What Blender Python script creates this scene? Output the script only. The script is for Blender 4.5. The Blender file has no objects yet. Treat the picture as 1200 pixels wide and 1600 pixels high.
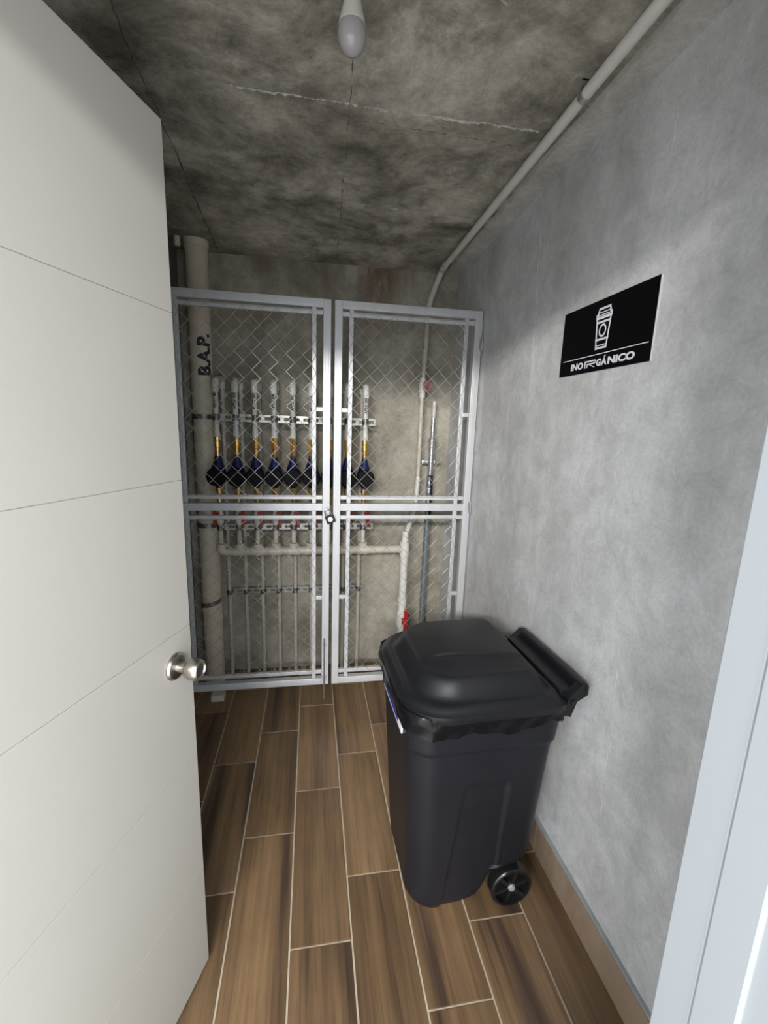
import bpy, bmesh, math, random
from mathutils import Vector, Matrix
R = math.radians
PI = math.pi
random.seed(4)
scn = bpy.context.scene
C = scn.collection

# ------------------------------------------------------------------ camera
F_PX, YAW, PITCH, ROLL, CAM_H = 682.4362, 0.1678, 0.1928, 0.0327, 1.6
cd = bpy.data.cameras.new('camera'); cam = bpy.data.objects.new('camera', cd); C.objects.link(cam)
cd.sensor_fit = 'VERTICAL'; cd.sensor_height = 36.0; cd.sensor_width = 27.0
cd.lens = F_PX / 1600 * 36.0
cd.clip_start = 0.01
_f = Vector((math.sin(YAW) * math.cos(PITCH), math.cos(YAW) * math.cos(PITCH), -math.sin(PITCH)))
_r = Vector((math.cos(YAW), -math.sin(YAW), 0))
_u = _r.cross(_f)
_r2 = math.cos(ROLL) * _r + math.sin(ROLL) * _u
_u2 = -math.sin(ROLL) * _r + math.cos(ROLL) * _u
cam.matrix_world = Matrix(((_r2.x, _u2.x, -_f.x, 0), (_r2.y, _u2.y, -_f.y, 0), (_r2.z, _u2.z, -_f.z, CAM_H), (0, 0, 0, 1)))
scn.camera = cam

# ------------------------------------------------------------------ light
w = bpy.data.worlds.new('sky'); scn.world = w; w.use_nodes = True
bg = w.node_tree.nodes['Background']
bg.inputs['Color'].default_value = (0.86, 0.93, 1.0, 1)
bg.inputs['Strength'].default_value = 1.0
def area(name, loc, target, sx, sy, energy, col):
    l = bpy.data.lights.new(name, 'AREA'); l.shape = 'RECTANGLE'; l.size = sx; l.size_y = sy
    l.energy = energy; l.color = col
    o = bpy.data.objects.new(name, l); C.objects.link(o); o.location = loc
    o.rotation_euler = (Vector(target) - Vector(loc)).to_track_quat('-Z', 'Y').to_euler()
    return o
area('corridor_light', (-1.10, -2.6, 2.62), (0.3, 2.0, 1.2), 2.0, 0.20, 74, (1.0, 0.975, 0.94))

vs = scn.view_settings
scn.display_settings.display_device = 'sRGB'
vs.view_transform = 'Standard'; vs.look = 'None'; vs.gamma = 1.0; vs.use_curve_mapping = False
vs.exposure = 1.9

# ------------------------------------------------------------------ room sizes
XR, XL, YB, YF, H = 0.867, -0.72, 2.74, 0.27, 2.506
YG = 2.2655          # plane of the gate

# ------------------------------------------------------------------ materials
def new_mat(name):
    m = bpy.data.materials.new(name); m.use_nodes = True
    return m, m.node_tree.nodes, m.node_tree.links, m.node_tree.nodes['Principled BSDF']
def plain(name, col, rough=0.5, metal=0.0, var=0.08, scale=25.0, bump=0.0, bscale=200.0, stretch=None, coat=0.0, spec=0.5):
    m, N, L, b = new_mat(name)
    tc = N.new('ShaderNodeTexCoord'); mp = N.new('ShaderNodeMapping'); L.new(tc.outputs['Object'], mp.inputs['Vector'])
    if stretch: mp.inputs['Scale'].default_value = stretch
    n = N.new('ShaderNodeTexNoise'); n.inputs['Scale'].default_value = scale; n.inputs['Detail'].default_value = 5
    L.new(mp.outputs['Vector'], n.inputs['Vector'])
    cr = N.new('ShaderNodeValToRGB')
    cr.color_ramp.elements[0].position = 0.3; cr.color_ramp.elements[1].position = 0.7
    cr.color_ramp.elements[0].color = tuple(c * (1 - var) for c in col) + (1,)
    cr.color_ramp.elements[1].color = tuple(min(1, c * (1 + var)) for c in col) + (1,)
    L.new(n.outputs['Fac'], cr.inputs['Fac']); L.new(cr.outputs['Color'], b.inputs['Base Color'])
    b.inputs['Roughness'].default_value = rough; b.inputs['Metallic'].default_value = metal
    b.inputs['Specular IOR Level'].default_value = spec
    b.inputs['Coat Weight'].default_value = coat
    if bump:
        n2 = N.new('ShaderNodeTexNoise'); n2.inputs['Scale'].default_value = bscale; n2.inputs['Detail'].default_value = 3
        L.new(mp.outputs['Vector'], n2.inputs['Vector'])
        bp = N.new('ShaderNodeBump'); bp.inputs['Strength'].default_value = bump; bp.inputs['Distance'].default_value = 0.002
        L.new(n2.outputs['Fac'], bp.inputs['Height']); L.new(bp.outputs['Normal'], b.inputs['Normal'])
    return m
def mixcol(N, L, fac, a, b_, mode='MIX'):
    mx = N.new('ShaderNodeMix'); mx.data_type = 'RGBA'; mx.blend_type = mode
    for sock, v in ((mx.inputs['Factor'], fac), (mx.inputs['A'], a), (mx.inputs['B'], b_)):
        if hasattr(v, 'links') or hasattr(v, 'is_linked'): L.new(v, sock)
        else: sock.default_value = v
    return mx.outputs['Result']
def ramp(N, L, src, stops):
    cr = N.new('ShaderNodeValToRGB'); e = cr.color_ramp.elements
    while len(e) > len(stops): e.remove(e[-1])
    while len(e) < len(stops): e.new(0.5)
    for k, (p, c) in enumerate(stops):
        e[k].position = p; e[k].color = c if len(c) == 4 else tuple(c) + (1,)
    L.new(src, cr.inputs['Fac'])
    return cr.outputs['Color']
def noise(N, L, vec, scale, detail=6, rough=0.6, stretch=None, loc=None, dist=0.0):
    if stretch or loc:
        mp = N.new('ShaderNodeMapping')
        if stretch: mp.inputs['Scale'].default_value = stretch
        if loc: mp.inputs['Location'].default_value = loc
        L.new(vec, mp.inputs['Vector']); vec = mp.outputs['Vector']
    n = N.new('ShaderNodeTexNoise'); n.inputs['Scale'].default_value = scale; n.inputs['Detail'].default_value = detail
    n.inputs['Roughness'].default_value = rough; n.inputs['Distortion'].default_value = dist
    L.new(vec, n.inputs['Vector']); return n.outputs['Fac']
def g(v): return (v, v, v, 1)
def concrete(name, dark, light, patch=2.6, streak=None, streak_amt=0.25, rough=0.85, loc=(0, 0, 0), stain=None, contrast=(0.32, 0.68), fine=0.3, blotch=0.3):
    m, N, L, b = new_mat(name)
    tc = N.new('ShaderNodeTexCoord'); v = tc.outputs['Object']
    n1 = noise(N, L, v, patch, 8, 0.65, loc=loc, dist=0.5)
    col = ramp(N, L, n1, [(contrast[0], dark), (contrast[1], light)])
    n2 = noise(N, L, v, 9, 8, 0.75, loc=(3, 5, 1), dist=1.0)
    col = mixcol(N, L, 0.6, col, ramp(N, L, n2, [(0.25, g(0.62)), (0.5, g(1.0)), (0.75, g(1.3))]), 'MULTIPLY')
    if streak:
        n3 = noise(N, L, v, 2.0, 6, 0.6, stretch=streak, loc=(2, 1, 7))
        col = mixcol(N, L, streak_amt, col, ramp(N, L, n3, [(0.3, g(0.55)), (0.7, g(1.4))]), 'MULTIPLY')
    n6 = noise(N, L, v, 5.0, 9, 0.8, loc=(7, 2, 4), dist=0.3)
    col = mixcol(N, L, blotch, col, ramp(N, L, n6, [(0.36, g(0.35)), (0.5, g(1.0)), (0.66, g(1.5))]), 'MULTIPLY')
    n4 = noise(N, L, v, 90, 4, 0.7)
    col = mixcol(N, L, fine, col, ramp(N, L, n4, [(0.3, g(0.6)), (0.7, g(1.4))]), 'MULTIPLY')
    if stain: col = stain(N, L, v, col)
    L.new(col, b.inputs['Base Color']); b.inputs['Roughness'].default_value = rough
    b.inputs['Specular IOR Level'].default_value = 0.3
    h = mixcol(N, L, 0.5, n2, n4)
    bp = N.new('ShaderNodeBump'); bp.inputs['Strength'].default_value = 0.35; bp.inputs['Distance'].default_value = 0.004
    L.new(h, bp.inputs['Height']); L.new(bp.outputs['Normal'], b.inputs['Normal'])
    return m
def back_stain(N, L, v, col):
    # rust seepage running down from the slab joint
    sp = N.new('ShaderNodeSeparateXYZ'); L.new(v, sp.inputs[0])
    mx = N.new('ShaderNodeMapRange'); mx.inputs[1].default_value = 2.10; mx.inputs[2].default_value = 2.47; L.new(sp.outputs['Z'], mx.inputs[0])
    n = noise(N, L, v, 5.0, 5, 0.6, stretch=(1.6, 1, 0.25), loc=(0.35, 0, 0))
    mk = N.new('ShaderNodeMath'); mk.operation = 'MULTIPLY'; L.new(mx.outputs[0], mk.inputs[0])
    L.new(ramp(N, L, n, [(0.45, g(0)), (0.75, g(0.75))]), mk.inputs[1])
    dx = N.new('ShaderNodeMath'); dx.operation = 'SUBTRACT'; L.new(sp.outputs['X'], dx.inputs[0]); dx.inputs[1].default_value = 0.39
    ab = N.new('ShaderNodeMath'); ab.operation = 'ABSOLUTE'; L.new(dx.outputs[0], ab.inputs[0])
    wn = N.new('ShaderNodeMapRange'); wn.inputs[1].default_value = 0.14; wn.inputs[2].default_value = 0.05; L.new(ab.outputs[0], wn.inputs[0])
    n5 = noise(N, L, v, 14, 5, 0.7, stretch=(1.2, 1, 0.3))
    m5 = N.new('ShaderNodeMath'); m5.operation = 'MULTIPLY'; L.new(wn.outputs[0], m5.inputs[0]); L.new(mx.outputs[0], m5.inputs[1])
    m6 = N.new('ShaderNodeMath'); m6.operation = 'MULTIPLY'; L.new(m5.outputs[0], m6.inputs[0]); L.new(ramp(N, L, n5, [(0.35, g(0)), (0.6, g(0.85))]), m6.inputs[1])
    col = mixcol(N, L, mk.outputs[0], col, (0.18, 0.13, 0.08, 1))
    return mixcol(N, L, m6.outputs[0], col, (0.15, 0.085, 0.045, 1))
M = {}
M['wall_r'] = concrete('concrete_right_wall', (0.47, 0.465, 0.46, 1), (0.68, 0.685, 0.695, 1), 2.2, (1, 2.6, 0.4), 0.30, contrast=(0.28, 0.72), fine=0.22, blotch=0.10)
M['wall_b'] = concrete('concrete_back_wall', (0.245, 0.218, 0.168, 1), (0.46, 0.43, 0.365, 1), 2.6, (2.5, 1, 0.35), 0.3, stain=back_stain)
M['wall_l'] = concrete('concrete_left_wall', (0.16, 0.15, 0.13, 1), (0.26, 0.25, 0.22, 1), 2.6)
M['ceil'] = concrete('concrete_ceiling', (0.145, 0.132, 0.103, 1), (0.54, 0.505, 0.43, 1), 2.4, (2.2, 0.9, 1), 0.3, loc=(4.2, 1.0, 0), contrast=(0.36, 0.66), blotch=0.75)
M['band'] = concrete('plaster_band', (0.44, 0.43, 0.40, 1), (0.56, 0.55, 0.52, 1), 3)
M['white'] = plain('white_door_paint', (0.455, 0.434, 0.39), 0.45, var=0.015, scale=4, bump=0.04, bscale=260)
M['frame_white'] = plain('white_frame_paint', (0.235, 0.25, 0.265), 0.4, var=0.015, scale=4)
M['grout'] = plain('grout', (0.46, 0.385, 0.285), 0.9, var=0.12, scale=30)
M['grout_grey'] = plain('grey_grout', (0.33, 0.34, 0.34), 0.9, var=0.1, scale=30)
M['pvc'] = plain('cream_pvc', (0.55, 0.51, 0.425), 0.4, var=0.04, scale=20)
M['pvc_white'] = plain('white_pvc', (0.66, 0.65, 0.61), 0.38, var=0.04, scale=20)
M['bap'] = plain('tan_pvc', (0.62, 0.555, 0.44), 0.45, var=0.06, scale=12)
M['gate'] = plain('silver_paint', (0.60, 0.605, 0.62), 0.42, metal=0.25, var=0.05, scale=30, stretch=(1, 1, 0.2))
M['wire'] = plain('galvanised_wire', (0.42, 0.41, 0.38), 0.40, metal=0.5, var=0.1, scale=40)
M['steel'] = plain('galvanised_steel', (0.50, 0.51, 0.52), 0.32, metal=0.85, var=0.12, scale=35)
M['rail'] = plain('dull_strut_steel', (0.40, 0.40, 0.37), 0.4, metal=0.7, var=0.15, scale=30)
M['clamp'] = plain('clamp_steel', (0.20, 0.20, 0.20), 0.4, metal=0.8, var=0.15, scale=40)
M['conduit'] = plain('blue_grey_conduit', (0.24, 0.28, 0.31), 0.35, metal=0.5, var=0.06, scale=20)
M['brass'] = plain('brass', (0.66, 0.42, 0.13), 0.28, metal=0.95, var=0.12, scale=50)
M['blue'] = plain('blue_meter_enamel', (0.008, 0.010, 0.085), 0.45, var=0.1)
M['black'] = plain('black_meter_plastic', (0.006, 0.006, 0.008), 0.6, var=0.1, spec=0.12)
M['red'] = plain('red_handle_plastic', (0.42, 0.02, 0.02), 0.4, var=0.1)
M['pinkred'] = plain('faded_red_handwheel', (0.36, 0.14, 0.14), 0.5, var=0.3, scale=60)
M['ink'] = plain('black_ink', (0.012, 0.012, 0.016), 0.6, var=0.05)
M['bin'] = plain('black_bin_plastic', (0.011, 0.0115, 0.0155), 0.42, var=0.10, scale=6, bump=0.12, bscale=900, spec=0.32)
M['lid'] = plain('black_lid_plastic', (0.010, 0.0105, 0.0125), 0.40, var=0.12, scale=5, bump=0.10, bscale=900, spec=0.4)
M['bag'] = plain('black_film', (0.006, 0.006, 0.007), 0.24, var=0.1, bump=0.8, bscale=45, spec=0.25)
M['wheel'] = plain('wheel_plastic', (0.010, 0.010, 0.011), 0.25, var=0.1)
M['hub'] = plain('grey_hub_plastic', (0.30, 0.31, 0.33), 0.35, var=0.1)
M['chrome'] = plain('satin_nickel', (0.46, 0.425, 0.385), 0.30, metal=1.0, var=0.04, scale=60, stretch=(1, 1, 8))
M['sign'] = plain('black_sign_face', (0.003, 0.0025, 0.0035), 0.65, var=0.03, spec=0.1)
M['print'] = plain('white_print', (0.80, 0.80, 0.86), 0.5, var=0.02)
M['acrylic'] = plain('white_sign_edge', (0.75, 0.76, 0.78), 0.4, var=0.02)
M['label'] = plain('white_label_paper', (0.75, 0.75, 0.82), 0.5, var=0.02)
M['label_blue'] = plain('blue_label_ink', (0.03, 0.03, 0.22), 0.5, var=0.02)
M['bulb'] = plain('frosted_bulb_glass', (0.34, 0.32, 0.33), 0.12, var=0.02)
M['bulb_base'] = plain('white_bulb_plastic', (0.62, 0.61, 0.56), 0.4, var=0.02)
M['corridor'] = plain('corridor_tile', (0.62, 0.60, 0.57), 0.6, var=0.06, scale=3)
M['ridge'] = plain('lime_ridge', (0.42, 0.41, 0.37), 0.9, var=0.35, scale=25)
M['ridge_dark'] = plain('dark_joint', (0.09, 0.085, 0.075), 0.9, var=0.3, scale=25)
M['ridge_wall'] = plain('grey_seam', (0.66, 0.66, 0.66), 0.9, var=0.15, scale=25)

def wood(name, tint=1.0, c0=(0.068, 0.043, 0.029), c1=(0.162, 0.099, 0.053), c2=(0.245, 0.152, 0.078), rough=0.36):
    m, N, L, b = new_mat(name)
    tc = N.new('ShaderNodeTexCoord'); oi = N.new('ShaderNodeObjectInfo')
    sc = N.new('ShaderNodeVectorMath'); sc.operation = 'SCALE'; sc.inputs['Scale'].default_value = 41.0
    cb = N.new('ShaderNodeCombineXYZ'); 
    for k in 'XYZ': L.new(oi.outputs['Random'], cb.inputs[k])
    L.new(cb.outputs[0], sc.inputs[0])
    ad = N.new('ShaderNodeVectorMath'); ad.operation = 'ADD'; L.new(tc.outputs['Object'], ad.inputs[0]); L.new(sc.outputs[0], ad.inputs[1])
    v = ad.outputs[0]
    band = noise(N, L, v, 1.0, 3, 0.5, stretch=(11, 0.5, 1))
    grain = noise(N, L, v, 1.0, 8, 0.7, stretch=(95, 3.0, 1), dist=0.6)
    blot = noise(N, L, v, 4.0, 4, 0.6)
    t3 = lambda c: tuple(x * tint for x in c) + (1,)
    col = ramp(N, L, band, [(0.36, t3(c0)), (0.45, t3(c1)), (0.66, t3(c2))])
    col = mixcol(N, L, 0.75, col, ramp(N, L, grain, [(0.28, g(0.45)), (0.5, g(1.0)), (0.75, g(1.35))]), 'MULTIPLY')
    col = mixcol(N, L, 0.5, col, ramp(N, L, blot, [(0.3, g(0.75)), (0.7, g(1.2))]), 'MULTIPLY')
    rv = N.new('ShaderNodeMapRange'); rv.inputs[3].default_value = 0.72; rv.inputs[4].default_value = 1.22
    fr = N.new('ShaderNodeMath'); fr.operation = 'FRACT'; ml = N.new('ShaderNodeMath'); ml.operation = 'MULTIPLY'; ml.inputs[1].default_value = 7.3
    L.new(oi.outputs['Random'], ml.inputs[0]); L.new(ml.outputs[0], fr.inputs[0]); L.new(fr.outputs[0], rv.inputs[0])
    cc = N.new('ShaderNodeCombineColor')
    for k in ('Red', 'Green', 'Blue'): L.new(rv.outputs[0], cc.inputs[k])
    col = mixcol(N, L, 1.0, col, cc.outputs[0], 'MULTIPLY')
    L.new(col, b.inputs['Base Color']); b.inputs['Roughness'].default_value = rough
    bp = N.new('ShaderNodeBump'); bp.inputs['Strength'].default_value = 0.15; bp.inputs['Distance'].default_value = 0.002
    L.new(grain, bp.inputs['Height']); L.new(bp.outputs['Normal'], b.inputs['Normal'])
    return m
M['wood'] = wood('wood_look_tile')
M['skirt'] = wood('wood_look_skirting', 1.0, (0.22, 0.155, 0.108), (0.28, 0.20, 0.143), (0.34, 0.25, 0.18), 0.45)

# ------------------------------------------------------------------ mesh helpers
def add_box(bm, lo, hi, bevel=0.0):
    vs_ = [bm.verts.new((x, y, z)) for x in (lo[0], hi[0]) for y in (lo[1], hi[1]) for z in (lo[2], hi[2])]
    fs = []
    for q in ((0, 1, 3, 2), (4, 6, 7, 5), (0, 4, 5, 1), (2, 3, 7, 6), (0, 2, 6, 4), (1, 5, 7, 3)):
        fs.append(bm.faces.new([vs_[i] for i in q]))
    if bevel:
        es = list({e for f in fs for e in f.edges})
        bmesh.ops.bevel(bm, geom=es, offset=bevel, segments=2, affect='EDGES', profile=0.5)
def frame_of(d):
    d = d.normalized(); a = Vector((0, 0, 1)) if abs(d.z) < 0.9 else Vector((1, 0, 0))
    u = d.cross(a).normalized(); return u, d.cross(u).normalized()
def add_tube(bm, pts, r, seg=16, caps=True):
    pts = [Vector(p) for p in pts]; n = len(pts); rad = r if isinstance(r, (list, tuple)) else [r] * n
    u = None; rings = []
    for i, p in enumerate(pts):
        t = (pts[min(i + 1, n - 1)] - pts[max(i - 1, 0)]).normalized()
        if u is None: u, v = frame_of(t)
        else:
            u = (u - t * u.dot(t)).normalized(); v = t.cross(u)
        rings.append([bm.verts.new(p + (u * math.cos(2 * PI * k / seg) + v * math.sin(2 * PI * k / seg)) * rad[i]) for k in range(seg)])
    for a, b in zip(rings, rings[1:]):
        for k in range(seg):
            f = bm.faces.new((a[k], a[(k + 1) % seg], b[(k + 1) % seg], b[k])); f.smooth = True
    if caps:
        bm.faces.new(rings[0][::-1]); bm.faces.new(rings[-1])
def add_lathe(bm, origin, axis, prof, seg=24, smooth=True):
    """prof: list of (distance along axis, radius)."""
    o = Vector(origin); a = Vector(axis).normalized(); u, v = frame_of(a); rings = []
    for d, r in prof:
        c = o + a * d
        if r < 1e-5: rings.append([bm.verts.new(c)])
        else: rings.append([bm.verts.new(c + (u * math.cos(2 * PI * k / seg) + v * math.sin(2 * PI * k / seg)) * r) for k in range(seg)])
    for A, B in zip(rings, rings[1:]):
        for k in range(seg):
            k2 = (k + 1) % seg
            if len(A) == 1 and len(B) == 1: continue
            if len(A) == 1: f = bm.faces.new((A[0], B[k2], B[k]))
            elif len(B) == 1: f = bm.faces.new((A[k], A[k2], B[0]))
            else: f = bm.faces.new((A[k], A[k2], B[k2], B[k]))
            f.smooth = smooth
    if len(rings[0]) > 1: bm.faces.new(rings[0][::-1])
    if len(rings[-1]) > 1: bm.faces.new(rings[-1])
def arc_pts(p0, corner, p1, r, n=8):
    """points of a rounded corner between p0-corner-p1"""
    p0, c, p1 = Vector(p0), Vector(corner), Vector(p1)
    a = (p0 - c).normalized(); b = (p1 - c).normalized()
    A = c + a * r; B = c + b * r; out = []
    for i in range(n + 1):
        t = i / n; out.append((1 - t) ** 2 * A + 2 * t * (1 - t) * c + t * t * B)
    return out
def path(pts, r):
    out = [Vector(pts[0])]
    for i in range(1, len(pts) - 1): out += arc_pts(pts[i - 1], pts[i], pts[i + 1], r)
    return out + [Vector(pts[-1])]
def obj(name, bm, mat, parent=None, kind=None, sharp=35):
    me = bpy.data.meshes.new(name)
    bmesh.ops.recalc_face_normals(bm, faces=bm.faces[:]); bm.to_mesh(me); bm.free()
    me.materials.append(mat)
    o = bpy.data.objects.new(name, me); C.objects.link(o)
    if parent is not None:
        o.parent = parent; 
        o.matrix_parent_inverse = parent_world(parent).inverted()
    if kind: o['kind'] = kind
    if sharp and any(p.use_smooth for p in me.polygons):
        try: me.set_sharp_from_angle(angle=R(sharp))
        except Exception: pass
    return o
def parent_world(o):
    m = o.matrix_basis.copy()
    if o.parent: m = parent_world(o.parent) @ o.matrix_parent_inverse @ m
    return m
def box_obj(name, lo, hi, mat, parent=None, bevel=0.0, kind=None):
    bm = bmesh.new(); add_box(bm, lo, hi, bevel); return obj(name, bm, mat, parent, kind)
def tube_obj(name, pts, r, mat, parent=None, seg=16):
    bm = bmesh.new(); add_tube(bm, pts, r, seg); return obj(name, bm, mat, parent)
def lathe_obj(name, o, axis, prof, mat, parent=None, seg=24, smooth=True):
    bm = bmesh.new(); add_lathe(bm, o, axis, prof, seg, smooth); return obj(name, bm, mat, parent)
def thing(name, label, cat, loc=(0, 0, 0), group=None, rotz=0.0):
    o = bpy.data.objects.new(name, None); C.objects.link(o); o.location = loc; o.rotation_euler = (0, 0, rotz)
    o.empty_display_size = 0.1; o['label'] = label; o['category'] = cat
    if group: o['group'] = group
    return o
def tag(o, label, cat, group=None):
    o['label'] = label; o['category'] = cat
    if group: o['group'] = group
    return o
def struct(o, label=None, cat=None):
    o['kind'] = 'structure'
    if label: o['label'] = label
    if cat: o['category'] = cat
    return o
def text_bm(body, xy, bold=0.0, extrude=0.0):
    """mesh of a flat word, its bounding box fitted to the width and height xy, lower left at the origin"""
    cu = bpy.data.curves.new('lettering', 'FONT'); cu.body = body; cu.size = 1.0; cu.offset = bold; cu.extrude = extrude; cu.resolution_u = 3
    t = bpy.data.objects.new('lettering', cu); C.objects.link(t)
    dg = bpy.context.evaluated_depsgraph_get(); dg.update()
    me = bpy.data.meshes.new_from_object(t.evaluated_get(dg)); bpy.data.objects.remove(t); bpy.data.curves.remove(cu)
    bm = bmesh.new(); bm.from_mesh(me); bpy.data.meshes.remove(me)
    xs = [v.co.x for v in bm.verts]; ys = [v.co.y for v in bm.verts]
    x0, x1, y0, y1 = min(xs), max(xs), min(ys), max(ys)
    for v in bm.verts:
        v.co.x = (v.co.x - x0) / (x1 - x0) * xy[0]; v.co.y = (v.co.y - y0) / (y1 - y0) * xy[1]
    return bm

# ------------------------------------------------------------------ setting: shell
floor = struct(box_obj('floor', (XL, YF - 0.07, -0.06), (XR, YB, -0.0025), M['grout']), 'tan grouted base under the wood-look floor tiles', 'floor')
TW, TL, G = 0.1945, 0.604, 0.0058
tile_cache = {}
def floor_tile(x0, x1, y0, y1):
    key = (round(x1 - x0, 4), round(y1 - y0, 4))
    if key not in tile_cache:
        bm = bmesh.new(); hx, hy = key[0] / 2, key[1] / 2
        add_box(bm, (-hx, -hy, -0.012), (hx, hy, 0.0), 0.0012)
        me = bpy.data.meshes.new('floor_tile'); bmesh.ops.recalc_face_normals(bm, faces=bm.faces[:]); bm.to_mesh(me); bm.free(); me.materials.append(M['wood'])
        tile_cache[key] = me
    o = bpy.data.objects.new('floor_tile', tile_cache[key]); C.objects.link(o); o.parent = floor
    o.location = ((x0 + x1) / 2, (y0 + y1) / 2, random.uniform(-0.0004, 0.0004))
    return o
for i in range(-2, 8):
    a = -0.4564 + i * TW; b = a + TW
    a2, b2 = max(a + G / 2, XL), min(b - G / 2, XR - 0.012)
    if b2 - a2 < 0.02: continue
    s = 1.2936 + ((i % 3) * 0.2014)
    for k in range(-3, 4):
        y0, y1 = s + k * TL + G / 2, s + (k + 1) * TL - G / 2
        y0, y1 = max(y0, YF - 0.05), min(y1, YB)
        if y1 - y0 > 0.03: floor_tile(a2, b2, y0, y1)

wall_right = struct(box_obj('wall_right', (XR, YF - 0.065, -0.05), (XR + 0.12, YB + 0.12, H + 0.1), M['wall_r']), 'grey concrete wall on the right with the black sign', 'wall')
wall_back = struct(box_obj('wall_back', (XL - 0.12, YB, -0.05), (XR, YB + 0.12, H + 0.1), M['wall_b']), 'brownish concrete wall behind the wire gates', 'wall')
wall_left = struct(box_obj('wall_left', (XL - 0.12, YF - 0.065, -0.05), (XL, YB, H + 0.1), M['wall_l']), 'concrete wall on the left behind the open door', 'wall')
ceiling = struct(box_obj('ceiling', (XL, YF - 0.065, H), (XR, YB, H + 0.12), M['ceil']), 'rough dark concrete ceiling with formwork joints', 'ceiling')
# front wall: three masonry pieces round the doorway
bm = bmesh.new()
OX0, OX1, OZ = -0.70, 0.36, 2.25
add_box(bm, (OX1, YF - 0.065, -0.05), (XR, YF, H)); add_box(bm, (XL, YF - 0.065, -0.05), (OX0, YF, H)); add_box(bm, (OX0, YF - 0.065, OZ), (OX1, YF, H))
struct(obj('wall_front', bm, M['wall_l']), 'concrete wall around the doorway', 'wall')
# corridor outside the doorway
struct(box_obj('floor_corridor', (-3.5, -4.5, -0.06), (3.5, YF - 0.07, -0.001), M['corridor']), 'pale corridor floor outside the doorway', 'floor')

# smooth plaster band between the ceiling pipe and the right wall
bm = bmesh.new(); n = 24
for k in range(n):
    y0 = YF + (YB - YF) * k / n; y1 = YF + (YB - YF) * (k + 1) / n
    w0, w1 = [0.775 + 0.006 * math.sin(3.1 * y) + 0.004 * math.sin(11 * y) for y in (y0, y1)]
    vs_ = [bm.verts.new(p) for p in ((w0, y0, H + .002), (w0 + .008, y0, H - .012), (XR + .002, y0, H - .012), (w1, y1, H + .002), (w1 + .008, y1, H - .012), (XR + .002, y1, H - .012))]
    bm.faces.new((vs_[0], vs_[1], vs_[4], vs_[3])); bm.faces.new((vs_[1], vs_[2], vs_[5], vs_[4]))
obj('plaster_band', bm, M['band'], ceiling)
# formwork ridges left in the concrete
def ridge(name, p0, p1, width, height, nrm, mat, parent, n=60, seed=1, gaps=0.0):
    rr = random.Random(seed); p0, p1, nrm = Vector(p0), Vector(p1), Vector(nrm); d = (p1 - p0).normalized(); s = d.cross(nrm)
    bm = bmesh.new(); rows = []
    off = 0.0
    for i in range(n + 1):
        off = off * 0.8 + rr.uniform(-1, 1) * width * 0.5
        ww = width * rr.uniform(0.25, 1.0); hh = height * (rr.uniform(0.2, 1.0) if rr.random() > gaps else 0.05)
        c = p0.lerp(p1, i / n) + s * off
        rows.append([bm.verts.new(c - s * ww - nrm * 0.001), bm.verts.new(c + nrm * hh), bm.verts.new(c + s * ww - nrm * 0.001)])
    for a, b in zip(rows, rows[1:]):
        bm.faces.new((a[0], a[1], b[1], b[0])); bm.faces.new((a[1], a[2], b[2], b[1]))
    return obj(name, bm, mat, parent, sharp=None)
DN = (0, 0, -1)
ridge('formwork_ridge', (-0.22, 1.455, H), (0.13, 1.458, H), 0.004, 0.006, DN, M['ridge'], ceiling, 50, 3, 0.35)
ridge('formwork_ridge', (0.15, 1.458, H), (0.69, 1.448, H), 0.004, 0.008, DN, M['ridge'], ceiling, 80, 5, 0.1)
ridge('formwork_joint', (0.095, 0.95, H), (0.142, 2.70, H), 0.0035, 0.002, DN, M['ridge_dark'], ceiling, 90, 7, 0.3)
ridge('formwork_joint', (0.15, 1.52, H), (0.69, 1.53, H), 0.003, 0.002, DN, M['ridge_dark'], ceiling, 60, 9, 0.5)
ridge('formwork_ridge', (0.12, 2.02, H), (0.55, 2.04, H), 0.004, 0.003, DN, M['ridge'], ceiling, 60, 11, 0.5)
ridge('formwork_joint', (-0.44, 1.2, H), (-0.50, 2.70, H), 0.006, 0.004, DN, M['ridge_dark'], ceiling, 70, 13, 0.2)
ridge('formwork_ridge', (0.26, 1.02, H), (0.42, 1.09, H), 0.006, 0.004, DN, M['ridge'], ceiling, 14, 15, 0.3)
LN = (-1, 0, 0)
ridge('wall_seam', (XR, 1.74, 2.47), (XR, 1.70, 1.75), 0.007, 0.0012, LN, M['ridge_wall'], wall_right, 40, 17, 0.2)
ridge('wall_seam', (XR, 1.10, 2.42), (XR, 1.06, 2.03), 0.007, 0.0012, LN, M['ridge_wall'], wall_right, 30, 19, 0.3)
ridge('wall_seam', (XR, 2.02, 2.47), (XR, 2.00, 1.9), 0.007, 0.0012, LN, M['ridge_wall'], wall_right, 30, 21, 0.4)
ridge('wall_seam', (XR, 1.02, 1.00), (XR, 1.00, 0.45), 0.007, 0.0012, LN, M['ridge_wall'], wall_right, 30, 23, 0.5)

# skirting of wood-look tiles along the right wall
skirt = struct(box_obj('baseboard_right', (XR - 0.010, YF, -0.002), (XR + 0.001, YG - 0.03, 0.134), M['grout_grey']), 'grey mortar bed behind the tan wood-look skirting', 'baseboard')
y = YF
for y1 in (0.69, 1.294, 1.898, YG - 0.03):
    box_obj('skirting_tile', (XR - 0.0135, y + 0.0015, 0.001), (XR - 0.0095, y1 - 0.0015, 0.122), M['skirt'], skirt, 0.001)
    y = y1

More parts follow.
